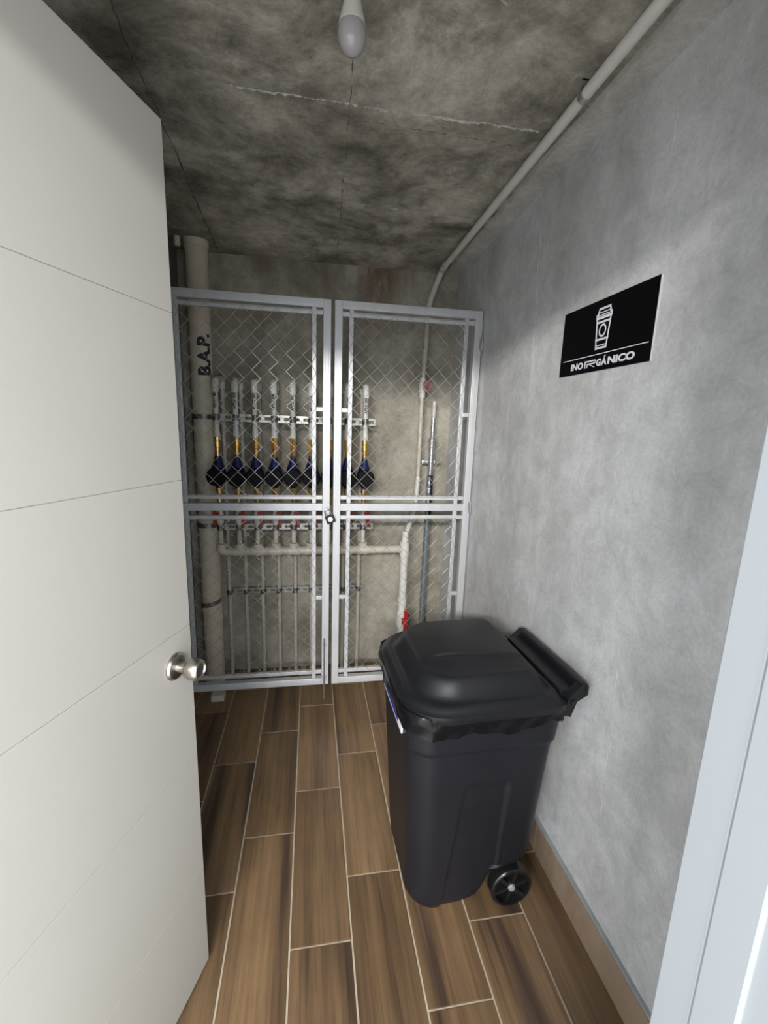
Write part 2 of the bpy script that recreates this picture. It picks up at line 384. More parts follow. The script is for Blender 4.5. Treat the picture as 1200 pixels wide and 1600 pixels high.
# ------------------------------------------------------------------ door frame and door
frame = thing('trim_1', 'white painted steel door frame at the right edge', 'door frame', (OX1, YF - 0.04, 0)); frame['kind'] = 'structure'
bm = bmesh.new()
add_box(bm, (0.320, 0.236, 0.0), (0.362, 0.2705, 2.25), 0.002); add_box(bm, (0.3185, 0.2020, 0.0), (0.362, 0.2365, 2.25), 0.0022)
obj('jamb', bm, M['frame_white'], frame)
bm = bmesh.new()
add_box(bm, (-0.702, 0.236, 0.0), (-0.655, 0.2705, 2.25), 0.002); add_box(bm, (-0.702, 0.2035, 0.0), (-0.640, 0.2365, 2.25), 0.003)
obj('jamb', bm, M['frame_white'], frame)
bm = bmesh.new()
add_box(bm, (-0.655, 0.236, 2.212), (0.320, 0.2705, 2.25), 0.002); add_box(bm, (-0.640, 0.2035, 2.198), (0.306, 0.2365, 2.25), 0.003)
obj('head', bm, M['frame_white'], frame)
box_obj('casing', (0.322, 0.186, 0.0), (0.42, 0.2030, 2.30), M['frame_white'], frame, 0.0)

DL = 0.91
dang = math.atan2(0.938, 0.346)
hinge = Vector((-0.305 - 0.346 * DL, 1.099 - 0.938 * DL, 0))
door = thing('door_1', 'white grooved door standing open on the left', 'door', hinge, rotz=dang); door['kind'] = 'structure'
MD = Matrix.Translation(hinge) @ Matrix.Rotation(dang, 4, 'Z')   # local x along the leaf, local -y faces the camera side
def dobj(name, bm, mat, parent=door):
    bm.transform(MD); return obj(name, bm, mat, parent)
zs = [0.010, 0.354, 0.722, 1.091, 1.460, 1.832, 2.205]
bm = bmesh.new(); add_box(bm, (0.0005, 0.0016, 0.0105), (DL - 0.0005, 0.036, 2.2045)); dobj('door_core', bm, M['white'])
for a, b in zip(zs, zs[1:]):
    bm = bmesh.new(); e = 0.0006
    add_box(bm, (0, 0, a + (e if a > 0.02 else 0)), (DL, 0.012, b - (e if b < 2.2 else 0)), 0.0008); dobj('door_panel', bm, M['white'])
kb = Vector((DL - 0.067, 0, 1.012))
bm = bmesh.new(); add_lathe(bm, kb, (0, -1, 0), [(-0.001, 0.033), (0.004, 0.033), (0.009, 0.029), (0.011, 0.022), (0.012, 0.014)], 32)
add_lathe(bm, kb, (0, -1, 0), [(0.010, 0.0125), (0.030, 0.0120), (0.034, 0.0125)], 32)
kn = dobj('door_knob', bm, M['chrome'])
bm = bmesh.new(); add_lathe(bm, kb, (0, -1, 0), [(0.030, 0.012), (0.034, 0.018), (0.040, 0.0235), (0.050, 0.026), (0.062, 0.0255), (0.070, 0.0225), (0.072, 0.020), (0.0715, 0.0185), (0.068, 0.016), (0.067, 0.0)], 32)
dobj('knob_grip', bm, M['chrome'], kn)

# ------------------------------------------------------------------ wire gates
Z0, Z1 = 0.165, 2.187
def bar(bm, lo, hi, axis):
    """square tube with a raised centre strip on its front"""
    add_box(bm, lo, hi, 0.0025)
    lo2, hi2 = list(lo), list(hi)
    for ax in (0, 2):
        if ax != axis: 
            mid = (lo[ax] + hi[ax]) / 2; lo2[ax] = mid - 0.008; hi2[ax] = mid + 0.008
        else:
            lo2[ax] += 0.012; hi2[ax] -= 0.012
    lo2[1] = lo[1] - 0.0015; hi2[1] = lo[1] + 0.004
    add_box(bm, lo2, hi2, 0.001)
def gate_leaf(x0, x1, label, hinge_side):
    t = thing('wire_gate', label, 'gate', ((x0 + x1) / 2, YG, Z0))
    S = 0.038; y0, y1 = YG - 0.018, YG + 0.018
    def b(name, lo, hi, axis, mat=M['gate']):
        bm = bmesh.new(); bar(bm, lo, hi, axis); return obj(name, bm, mat, t)
    b('stile', (x0, y0, Z0), (x0 + S, y1, Z1), 2); b('stile', (x1 - S, y0, Z0), (x1, y1, Z1), 2)
    for nm, zc in (('top_rail', Z1 - S / 2), ('middle_rail', 1.180), ('bottom_rail', Z0 + S / 2)):
        b(nm, (x0 + S - 0.001, y0 + 0.0005, zc - S / 2), (x1 - S + 0.001, y1 - 0.0005, zc + S / 2), 0)
    T = 0.0105
    vx = (x0 + 0.081, x1 - 0.081)
    for x in vx:
        for za, zb in ((Z0 + S, 1.161), (1.199, Z1 - S)):
            box_obj('inner_bar', (x - T, YG - T, za), (x + T, YG + T, zb), M['gate'], t, 0.002)
    for z in (2.128, 1.230, 1.124, 0.238):
        box_obj('inner_bar', (x0 + S, YG - T + 0.0005, z - T), (x1 - S, YG + T - 0.0005, z + T), M['gate'], t, 0.002)
    for z in (1.675, 0.680):
        box_obj('spacer', (x0 + S, YG - T, z - T), (vx[0] - T, YG + T, z + T), M['gate'], t, 0.002)
        box_obj('spacer', (vx[1] + T, YG - T, z - T), (x1 - S, YG + T, z + T), M['gate'], t, 0.002)
    # chain link: interlocked zigzag wires
    P = 0.0388; HZ = 0.0412
    for za, zb in ((1.235, 2.133), (0.233, 1.119)):
        bm = bmesh.new(); xa, xb = vx[0] - 0.006, vx[1] + 0.006
        nx = int(round((xb - xa) / P)); p = (xb - xa) / nx; nz = int(round((zb - za) / HZ)); q = (zb - za) / nz
        for i in range(nx + 1):
            pts = []
            for k in range(nz + 1):
                s = 1 if (k + i) % 2 else -1
                x = xa + p * i + s * p / 2 * 1.04
                x = min(max(x, xa - 0.004), xb + 0.004)
                pts.append((x, YG - 0.0125 + s * 0.0022, za + q * k))
            pp = [pts[0]]
            for k in range(1, len(pts) - 1):
                a, c, d = Vector(pts[k - 1]), Vector(pts[k]), Vector(pts[k + 1])
                pp += [c + (a - c).normalized() * 0.003, c + (d - c).normalized() * 0.003]
            pp.append(pts[-1])
            add_tube(bm, pp, 0.00135, 5)
        for z in (za, zb): add_tube(bm, [(xa, YG - 0.0125, z), (xb, YG - 0.0125, z)], 0.0012, 5)
        obj('chain_link_mesh', bm, M['wire'], t, 'stuff')
    hx = x1 if hinge_side > 0 else x0
    for z in (2.030, 1.18, 0.33):
        bm = bmesh.new(); add_tube(bm, [(hx + hinge_side * 0.002, YG - 0.021, z - 0.032), (hx + hinge_side * 0.002, YG - 0.021, z + 0.032)], 0.0065, 12)
        add_box(bm, (min(hx - hinge_side * 0.012, hx + hinge_side * 0.008), YG - 0.0205, z - 0.03), (max(hx - hinge_side * 0.012, hx + hinge_side * 0.008), YG - 0.0175, z + 0.03))
        obj('hinge', bm, M['steel'], t)
    return t
gl = gate_leaf(-0.695, 0.094, 'silver-framed wire mesh gate leaf on the left with a drop bolt', -1)
gr = gate_leaf(0.111, 0.857, 'silver-framed wire mesh gate leaf on the right behind the bin', 1)
bm = bmesh.new(); add_tube(bm, [(0.070, YG - 0.024, 0.45), (0.070, YG - 0.024, 0.082)], 0.0045, 10); add_box(bm, (0.060, YG - 0.026, 0.20), (0.080, YG - 0.018, 0.225)); add_box(bm, (0.060, YG - 0.026, 0.40), (0.080, YG - 0.018, 0.425))
obj('drop_bolt', bm, M['steel'], gl)
tag(box_obj('gate_post', (XL, YG - 0.02, 0.0), (-0.7085, YG + 0.02, 2.2), M['gate'], None, 0.002), 'narrow grey steel post fixed to left wall beside gate', 'post')
# padlock through the two centre stiles
pl = thing('padlock', 'small padlock with white face hanging between the two gate leaves', 'padlock', (0.097, YG - 0.030, 1.13))
ml = Matrix.Translation((0.096, YG - 0.038, 1.122)) @ Matrix.Rotation(R(-22), 4, 'Y')
bm = bmesh.new(); add_box(bm, (-0.023, -0.012, -0.021), (0.023, 0.012, 0.021), 0.004); bm.transform(ml); obj('lock_body', bm, M['ink'], pl)
bm = bmesh.new(); add_lathe(bm, (0, -0.0105, 0), (0, -1, 0), [(0, 0.0135), (0.0025, 0.013), (0.003, 0.0)], 20); bm.transform(ml); obj('lock_face', bm, M['acrylic'], pl)
bm = bmesh.new(); add_tube(bm, [(-0.014, 0, 0.016), (-0.014, 0, 0.036)] + [(-0.014 * math.cos(a), 0, 0.040 + 0.014 * math.sin(a)) for a in [PI * k / 10 for k in range(11)]] + [(0.014, 0, 0.036), (0.014, 0, 0.016)], 0.0034, 10); bm.transform(ml); obj('shackle', bm, M['steel'], pl)

# ------------------------------------------------------------------ pipework behind the gates
FY, BY = 2.505, 2.700
KF = FY / 2.53
def fx(x): return x * KF
def fz(z): return 1.6 + (z - 1.6) * KF
def wrap_text(body, xc, yc, r, z0, z1, width, ang0, name, parent, bold=0.0):
    """word reading upwards, wrapped on a vertical pipe; ang0 = direction it faces, measured from -y towards -x"""
    bm = text_bm(body, (z1 - z0, width), bold)
    for k in range(1, 10):
        bmesh.ops.bisect_plane(bm, geom=bm.verts[:] + bm.edges[:] + bm.faces[:], plane_co=(0, width * k / 10, 0), plane_no=(0, 1, 0))
    for v in bm.verts:
        u, h = v.co.x, v.co.y - width / 2
        a = ang0 + h / r
        v.co = Vector((xc - math.sin(a) * (r + 0.0007), yc - math.cos(a) * (r + 0.0007), z0 + u))
    return obj(name, bm, M['ink'], parent, sharp=None)
ordinal = ['first', 'second', 'third', 'fourth', 'fifth', 'sixth', 'seventh', 'eighth', 'ninth']
for i in range(9):
    x = fx(-0.508 + 0.1015 * i)
    where = {0: 'leftmost water meter riser, beside the fat lettered drain pipe', 8: 'rightmost water meter riser, alone in view behind the right gate leaf'}.get(i,
        '%s water meter riser from the left in the row of nine' % ordinal[i])
    t = thing('water_meter_riser', where, 'water meter', (x, FY, 0.9), 'water meter risers behind the gates')
    P = lambda z: (x, FY, fz(z))
    tube_obj('riser_pipe', [P(0.905), P(1.035)], 0.0135, M['pvc'], t)
    lathe_obj('valve_body', P(1.03), (0, 0, 1), [(0, 0.015), (0.012, 0.019), (0.055, 0.019), (0.075, 0.015), (0.105, 0.015), (0.11, 0.012)], M['pvc_white'], t)
    sd = -1 if i == 0 else 1
    bm = bmesh.new(); cx = x + sd * 0.026
    add_box(bm, (cx - 0.009, FY - 0.020, fz(1.025)), (cx + 0.009, FY - 0.010, fz(1.115)), 0.003); add_box(bm, (min(x, cx), FY - 0.020, fz(1.075)), (max(x, cx), FY - 0.012, fz(1.100)), 0.002)
    obj('valve_handle', bm, M['red'], t)
    lathe_obj('lower_union', P(1.138), (0, 0, 1), [(0, 0.012), (0.03, 0.012), (0.031, 0.0165), (0.058, 0.0165), (0.059, 0.013), (0.07, 0.013), (0.071, 0.017), (0.098, 0.017), (0.1, 0.013)], M['brass'], t, 12, False)
    mb = lathe_obj('meter_body', P(1.238), (0, 0, 1), [(0, 0.0155), (0.012, 0.017), (0.03, 0.025), (0.05, 0.040), (0.085, 0.043), (0.115, 0.034), (0.14, 0.024), (0.165, 0.016), (0.172, 0.0155)], M['blue'], t)
    zc = fz(1.305)
    rg = lathe_obj('register', (x, FY - 0.012, zc), (0, -1, 0), [(0, 0.044), (0.03, 0.051), (0.052, 0.052), (0.06, 0.050), (0.064, 0.044), (0.064, 0.0)], M['black'], mb, 12, False)
    bm = bmesh.new(); add_box(bm, (x - 0.012, FY - 0.084, zc + 0.030), (x + 0.012, FY - 0.074, zc + 0.046), 0.002); obj('register_hinge', bm, M['black'], mb)
    lathe_obj('upper_union', P(1.408), (0, 0, 1), [(0, 0.0145), (0.012, 0.0165), (0.014, 0.0125), (0.05, 0.0125), (0.052, 0.017), (0.058, 0.017), (0.06, 0.0165), (0.108, 0.0165), (0.112, 0.014)], M['brass'], t, 12, False)
    lathe_obj('pipe_adapter', P(1.518), (0, 0, 1), [(0, 0.0175), (0.02, 0.0175), (0.035, 0.0150), (0.058, 0.0145), (0.06, 0.0135)], M['pvc_white'], t)
    up = tube_obj('upper_pipe', [P(1.575), P(1.765)], 0.0135, M['pvc_white'], t, 20)
    wrap_text('APTO 30%d' % (i + 1), x, FY, 0.0135, fz(1.668), fz(1.754), 0.017, -math.atan2(x, FY) + 0.1 if i else 0.1, 'lettering', up, 0.04)
    tube_obj('return_elbow', path([P(1.755), (x, FY, 1.812), (x, BY, 1.838), (x, BY, 1.785)], 0.024), 0.0185, M['pvc_white'], t, 16)
    tube_obj('return_pipe', [(x, BY, 1.79), (x, BY, -0.005)], 0.0122, M['pvc'], t, 14)

# manifold feeding the meters
HZc = fz(0.868); HXR = fx(0.563)
mf = thing('manifold_pipe', 'thick cream manifold pipe running level below the water meters', 'pipe', (HXR, FY, 0))
x1_ = fx(-0.508)
tube_obj('header_pipe', path([(x1_, FY, HZc + 0.045), (x1_, FY, HZc), (HXR, FY, HZc)], 0.03), 0.0245, M['pvc'], mf, 20)
for i in range(9):
    x = fx(-0.508 + 0.1015 * i)
    bm = bmesh.new(); add_lathe(bm, (x, FY, HZc), (0, 0, 1), [(0, 0.024), (0.018, 0.028), (0.045, 0.028), (0.047, 0.024), (0.05, 0.014)], 20)
    if i: add_lathe(bm, (x - 0.034, FY, HZc), (1, 0, 0), [(0, 0.024), (0.001, 0.0285), (0.067, 0.0285), (0.068, 0.024)], 20)
    obj('tee_fitting', bm, M['pvc'], mf)
lathe_obj('end_tee', (HXR, FY, HZc - 0.045), (0, 0, 1), [(0, 0.024), (0.001, 0.029), (0.090, 0.029), (0.091, 0.02)], M['pvc_white'], mf)
tube_obj('feed_pipe', [(HXR, FY, HZc - 0.04), (HXR, FY, 0.555)], 0.0235, M['pvc_white'], mf, 20)
lathe_obj('valve_socket', (HXR, FY, 0.515), (0, 0, 1), [(0, 0.02), (0.001, 0.028), (0.05, 0.028), (0.051, 0.022)], M['pvc_white'], mf)
vb = lathe_obj('ball_valve', (HXR, FY, 0.335), (0, 0, 1), [(0, 0.022), (0.03, 0.025), (0.05, 0.033), (0.13, 0.033), (0.15, 0.025), (0.18, 0.022)], M['pvc_white'], mf)
bm = bmesh.new(); add_box(bm, (HXR + 0.004, FY - 0.052, 0.34), (HXR + 0.030, FY - 0.040, 0.505), 0.004); add_box(bm, (HXR - 0.006, FY - 0.05, 0.40), (HXR + 0.02, FY - 0.03, 0.44), 0.003)
obj('valve_lever', bm, M['red'], vb)
tube_obj('feed_pipe', [(HXR, FY, 0.34), (HXR, FY, -0.005)], 0.0235, M['pvc_white'], mf, 20)

# thinner pipe that climbs from the manifold and runs along the ceiling to the doorway
CP = thing('ceiling_pipe', 'thin white pipe climbing back wall and running along the ceiling edge', 'pipe', (0.65, 2.62, 0.95))
z_run = H - 0.030
tube_obj('offset_pipe', path([(HXR, FY, HZc + 0.04), (HXR + 0.004, FY, 0.955), (0.640, 2.61, 1.13), (0.652, 2.63, 1.30)], 0.03), 0.0145, M['pvc_white'], CP)
lathe_obj('elbow_socket', (HXR, FY, HZc + 0.04), (0.05, 0, 1), [(0, 0.018), (0.001, 0.021), (0.05, 0.020), (0.07, 0.0175), (0.071, 0.014)], M['pvc_white'], CP)
tube_obj('rising_pipe', [(0.651, 2.63, 1.27), (0.653, 2.63, 1.80)], 0.0125, M['pvc'], CP)
vv = lathe_obj('gate_valve', (0.654, 2.63, 1.775), (0, 0, 1), [(0, 0.013), (0.001, 0.0175), (0.03, 0.0175), (0.035, 0.022), (0.085, 0.022), (0.09, 0.0175), (0.115, 0.0175), (0.116, 0.013)], M['pvc_white'], CP)
bm = bmesh.new(); hc = Vector((0.666, 2.57, 1.842))
ring = [hc + Vector((0.024 * math.cos(a), 0, 0.024 * math.sin(a))) for a in [2 * PI * k / 20 for k in range(21)]]
add_tube(bm, ring, 0.0055, 8, False)
for k in range(4):
    a = PI / 4 + k * PI / 2; add_tube(bm, [hc, hc + Vector((0.024 * math.cos(a), 0, 0.024 * math.sin(a)))], 0.004, 8)
add_tube(bm, [hc + Vector((0, -0.006, 0)), (0.657, 2.63, 1.835)], 0.008, 10)
obj('handwheel', bm, M['pinkred'], vv)
tube_obj('rising_pipe', [(0.655, 2.63, 1.88), (0.668, 2.63, 2.24)], 0.0125, M['pvc'], CP)
tube_obj('coupling', [(0.6565, 2.63, 1.97), (0.6590, 2.63, 2.05)], 0.0155, M['pvc'], CP)
tube_obj('bent_pipe', path([(0.667, 2.63, 2.22), (0.672, 2.63, 2.315), (0.730, 2.63, z_run), (0.722, 2.50, z_run)], 0.045), 0.0165, M['pvc_white'], CP)
tube_obj('run_coupling', [(0.727, 2.585, z_run), (0.724, 2.54, z_run)], 0.0195, M['pvc'], CP)
tube_obj('run_pipe', [(0.724, 2.56, z_run), (0.705, YF - 0.0, z_run)], 0.0155, M['pvc_white'], CP, 20)
for yy in (1.245, 2.55):
    xx = 0.705 + (yy - YF) / (2.56 - YF) * 0.019
    cl = bmesh.new()
    add_tube(cl, [(xx, yy - 0.010, z_run), (xx, yy + 0.010, z_run)], 0.0178, 20)
    add_box(cl, (xx - 0.0178, yy - 0.010, z_run), (xx + 0.0178, yy + 0.010, H + 0.001)); add_box(cl, (xx - 0.034, yy - 0.010, H - 0.004), (xx + 0.034, yy + 0.010, H + 0.001))
    o = obj('pipe_strap', cl, M['steel'], CP)
    lathe_obj('strap_screw', (xx + 0.012, yy - 0.004, z_run - 0.016), (0.4, -0.3, -1), [(0, 0.005), (0.006, 0.005), (0.008, 0.0)], M['steel'], CP, 8)

# large tan drain stack with its letters
bx_, by_, br_ = -0.587, 2.600, 0.056
dr = thing('drain_stack', 'fat tan plastic drain pipe lettered B.A.P. in left corner', 'pipe', (bx_, by_, 0))
dp = tube_obj('stack_pipe', [(bx_, by_, -0.004), (bx_, by_, H + 0.002)], br_, M['bap'], dr, 40)
wrap_text('B.A.P.', bx_, by_, br_, 1.838, 2.050, 0.072, -0.52, 'lettering', dp, 0.045)
lathe_obj('stack_collar', (bx_, by_, H - 0.035), (0, 0, 1), [(0, br_), (0.001, br_ + 0.004), (0.036, br_ + 0.006)], M['bap'], dr, 40)
tag(lathe_obj('capped_pipe_end', (-0.668, 2.56, H - 0.045), (0, 0, 1), [(0, 0.0), (0.001, 0.012), (0.006, 0.015), (0.046, 0.015)], M['bap']), 'short pale capped pipe end on ceiling left of the fat drain pipe', 'pipe')
tag(box_obj('pipe_stub', (-0.575, 2.395, -0.001), (-0.500, 2.45, 0.040), M['pvc'], None, 0.006), 'short cream block on the floor under left gate leaf', 'block')

# strut rails and clamps
def rail(x0, x1, y, z, hh, depth, label, cols, pr, py, strap):
    t = thing('strut_rail', label, 'rail', ((x0 + x1) / 2, y, z), 'steel rails holding the pipes')
    bm = bmesh.new(); n = max(6, int((x1 - x0) / 0.05)); st = (x1 - x0) / n
    # channel with slots: two lips, webs between the slots, flanges
    add_box(bm, (x0, y, z + hh * 0.22), (x1, y + 0.003, z + hh / 2)); add_box(bm, (x0, y, z - hh / 2), (x1, y + 0.003, z - hh * 0.22))
    for k in range(n + 1):
        c = x0 + k * st; add_box(bm, (max(x0, c - 0.010), y + 0.0002, z - hh * 0.22), (min(x1, c + 0.010), y + 0.0028, z + hh * 0.22))
    add_box(bm, (x0, y + 0.003, z + hh / 2 - 0.003), (x1, y + depth, z + hh / 2)); add_box(bm, (x0, y + 0.003, z - hh / 2), (x1, y + depth, z - hh / 2 + 0.003))
    obj('channel', bm, M['rail'], t)
    for x in cols:
        bm = bmesh.new(); seg = [(x + (pr + 0.003) * math.cos(a), py - (pr + 0.003) * math.sin(a), z) for a in [PI * k / 10 for k in range(11)]]
        seg = [(x + pr + 0.003, y + 0.002, z)] + seg + [(x - pr - 0.003, y + 0.002, z)]
        for (a, b_) in zip(seg, seg[1:]):
            d = Vector(b_) - Vector(a); nn = Vector((d.y, -d.x, 0)).normalized() * 0.0015
            p = [Vector(a) - nn, Vector(b_) - nn, Vector(b_) + nn, Vector(a) + nn]
            lo = [bm.verts.new(q - Vector((0, 0, hh * 0.42))) for q in p]; hi = [bm.verts.new(q + Vector((0, 0, hh * 0.42))) for q in p]
            bm.faces.new(lo[::-1]); bm.faces.new(hi)
            for k in range(4): bm.faces.new((lo[k], lo[(k + 1) % 4], hi[(k + 1) % 4], hi[k]))
        add_lathe(bm, (x, py - pr - 0.003, z), (0, -1, 0), [(0, 0.006), (0.008, 0.006), (0.010, 0.0)], 8)
        obj('pipe_clamp', bm, M['clamp'], t)
    if strap:
        # flat band that reaches round the drain stack
        bm = bmesh.new(); r1 = br_ + 0.001; r2 = br_ + 0.004; sg = 18
        A0, A1 = R(-75), R(75); rows = []
        for k in range(sg + 1):
            a = A0 + (A1 - A0) * k / sg; zz = z + strap * (1 - k / sg)
            rows.append([bm.verts.new((bx_ + math.sin(a) * r_, by_ - math.cos(a) * r_, zz + s_)) for r_, s_ in ((r1, -0.013), (r2, -0.013), (r2, 0.013), (r1, 0.013))])
        for a, b_ in zip(rows, rows[1:]):
            for k in range(4): bm.faces.new((a[k], a[(k + 1) % 4], b_[(k + 1) % 4], b_[k]))
        bm.faces.new(rows[0]); bm.faces.new(rows[-1][::-1])
        obj('stack_band', bm, M['clamp'], t)
    return t
fcols = [fx(-0.508 + 0.1015 * i) for i in range(9)]
rail(-0.525, 0.362, FY + 0.022, fz(1.622), 0.040, 0.03, 'upper slotted steel rail across the white pipes above the meters', fcols, 0.0135, FY, 0.0001)
rail(-0.525, 0.362, FY + 0.022, fz(1.008), 0.036, 0.03, 'middle slotted steel rail below the red valve handles', fcols, 0.0135, FY, 0.0001)
rail(-0.520, 0.345, BY + 0.0135, 0.556, 0.034, 0.024, 'lowest steel rail across the thin pipes near the floor', [fx(-0.508 + 0.1015 * i) for i in range(9)], 0.0122, BY, -0.035)

# electrical conduit by the right corner
cx, cy = 0.735, 2.655
co = thing('metal_conduit', 'grey metal conduit with black label in the right back corner', 'conduit', (cx, cy, 0))
tube_obj('lower_conduit', [(cx - 0.010, cy, -0.004), (cx - 0.002, cy, 1.03), (cx, cy, 1.30)], 0.0185, M['conduit'], co, 20)
tube_obj('middle_tube', [(cx, cy, 1.29), (cx + 0.002, cy, 1.49)], 0.0165, M['steel'], co, 20)
lathe_obj('coupling', (cx + 0.002, cy, 1.468), (0, 0, 1), [(0, 0.018), (0.002, 0.023), (0.012, 0.023), (0.014, 0.020), (0.05, 0.020), (0.052, 0.0235), (0.068, 0.0235), (0.072, 0.014)], M['steel'], co, 20)
tube_obj('upper_tube', [(cx + 0.002, cy, 1.53), (cx + 0.003, cy, 1.66)], 0.0125, M['steel'], co, 16)
lathe_obj('upper_collar', (cx + 0.003, cy, 1.592), (0, 0, 1), [(0, 0.013), (0.001, 0.0155), (0.016, 0.0155), (0.017, 0.013)], M['steel'], co, 16)
tube_obj('white_end', [(cx + 0.003, cy, 1.65), (cx + 0.005, cy, 1.762)], 0.0115, M['pvc_white'], co, 16)
lb = lathe_obj('black_label', (cx, cy, 1.025), (0.002, 0, 1), [(0, 0.0188), (0.001, 0.0192), (0.285, 0.0185), (0.286, 0.018)], M['ink'], co, 24)
bm = bmesh.new()
for zc_, ww, hh_ in ((1.265, 0.006, 0.018), (1.225, 0.010, 0.008), (1.208, 0.006, 0.014), (1.170, 0.007, 0.008), (1.145, 0.005, 0.014), (1.118, 0.010, 0.008)):
    for k in range(3):
        a = -0.45 + 0.06 + (k - 1) * ww / 0.0195 / 2
        add_box(bm, (cx + math.sin(a) * 0.0195 - ww / 3.2, cy - math.cos(a) * 0.0195 - 0.0008, zc_ - hh_ / 2), (cx + math.sin(a) * 0.0195 + ww / 3.2, cy - math.cos(a) * 0.0195 + 0.002, zc_ + hh_ / 2))
obj('label_marks', bm, M['print'], lb)
bm = bmesh.new(); add_tube(bm, [(cx + 0.001, cy, 1.378), (cx + 0.001, cy, 1.402)], 0.0195, 20)
add_box(bm, (cx - 0.055, cy + 0.004, 1.379), (cx + 0.060, cy + 0.010, 1.401), 0.002); add_box(bm, (cx + 0.018, cy - 0.012, 1.377), (cx + 0.030, cy + 0.02, 1.403), 0.002)
add_lathe(bm, (cx + 0.045, cy + 0.005, 1.39), (0, -1, 0), [(0, 0.009), (0.012, 0.009), (0.013, 0.0)], 6, False); add_lathe(bm, (cx - 0.042, cy + 0.005, 1.39), (0, -1, 0), [(0, 0.009), (0.012, 0.009), (0.013, 0.0)], 6, False)
add_box(bm, (cx - 0.01, cy + 0.008, 1.38), (cx + 0.01, YB + 0.002, 1.40))
obj('conduit_clamp', bm, M['steel'], co)

# ------------------------------------------------------------------ ceiling bulb
bxp = Vector((0.083, 1.085, 0))
lb_ = thing('light_bulb', 'unlit frosted light bulb in a white holder hanging from ceiling', 'light bulb', (bxp.x, bxp.y, H))
lathe_obj('bulb_dome', (bxp.x, bxp.y, 2.414), (0, 0, -1), [(-0.002, 0.0275), (0.008, 0.0295), (0.018, 0.0300), (0.030, 0.0280), (0.040, 0.0228), (0.047, 0.0150), (0.0508, 0.007), (0.052, 0.0)], M['bulb'], lb_, 32)
lathe_obj('bulb_collar', (bxp.x, bxp.y, 2.478), (0, 0, -1), [(0, 0.0155), (0.014, 0.0168), (0.035, 0.0208), (0.052, 0.0255), (0.064, 0.0284), (0.0655, 0.0275)], M['bulb_base'], lb_, 32)
lathe_obj('lamp_holder', (bxp.x, bxp.y, H + 0.001), (0, 0, -1), [(0, 0.026), (0.006, 0.026), (0.010, 0.019), (0.034, 0.018), (0.036, 0.014)], M['bulb_base'], lb_, 32)

# ------------------------------------------------------------------ sign on the right wall
sg = thing('wall_sign', 'black rectangular waste sign with white cup symbol on right wall', 'sign', (XR, 1.2725, 1.785))
xs = XR - 0.003
box_obj('sign_board', (xs, 1.0585, 1.789), (XR, 1.4865, 1.997), M['acrylic'], sg)
box_obj('sign_face', (xs - 0.0008, 1.0605, 1.789), (xs + 0.0005, 1.4865, 1.997), M['sign'], sg)
def on_sign(bm, name, y_left, z0, thick=0.0006):
    """flat drawing in the plane of the sign: its x runs towards the doorway (-y)"""
    for v in bm.verts: v.co = Vector((xs - 0.0008 - thick - v.co.z, y_left - v.co.x, z0 + v.co.y))
    return obj(name, bm, M['print'], sg, sharp=None)
def word(s, y_l, y_r, z0, z1, bold):
    return text_bm(s, (y_l - y_r, z1 - z0), bold)
txt = bmesh.new(); z0, z1 = 1.8025, 1.8245
def place(s, yl, yr, za, zb, bold):
    b2 = text_bm(s, (yl - yr, zb - za), bold)
    for v in b2.verts: v.co = Vector((1.4865 - yl + v.co.x, za - 1.789 + v.co.y, 0))
    me = bpy.data.meshes.new('t'); b2.to_mesh(me); b2.free(); txt.from_mesh(me); bpy.data.meshes.remove(me)
place('INO', 1.4165, 1.3490, z0, z1, 0.052)
# the extra wide R with its parallel strokes
def quad(pts):
    txt.faces.new([txt.verts.new((1.4865 - y_, z_ - 1.789, 0)) for y_, z_ in pts])
rl, rr_ = 1.3425, 1.2860
quad([(rl, z0), (rl - .006, z0), (rl - .006, z1), (rl, z1)])
quad([(rl - .006, z1 - .0045), (rr_ + .004, z1 - .0045), (rr_ + .004, z1), (rl - .006, z1)])
quad([(rr_ + .004, z1 - .0115), (rr_, z1 - .0105), (rr_, z1 - .001), (rr_ + .004, z1)])
quad([(rl - .012, z1 - .0125), (rr_ + .004, z1 - .0125), (rr_ + .004, z1 - .0085), (rl - .012, z1 - .0085)])
quad([(rl - .012, z0), (rl - .017, z0), (rl - .017, z1 - .0125), (rl - .012, z1 - .0125)])
quad([(rl - .022, z1 - .0125), (rr_ + .009, z0), (rr_ + .001, z0), (rl - .030, z1 - .0125)])
place('G', 1.2830, 1.2600, z0, z1, 0.052)
place('Á', 1.2590, 1.2330, z0, z1 + 0.0065, 0.052)
place('NICO', 1.2290, 1.1165, z0, z1, 0.052)
on_sign(txt, 'lettering', 1.4865, 1.789)
bm = bmesh.new(); bm.faces.new([bm.verts.new(p) for p in ((0, 0, 0), (0.395, 0, 0), (0.395, 0.0024, 0), (0, 0.0024, 0))]); on_sign(bm, 'divider_line', 1.4665, 1.8370)
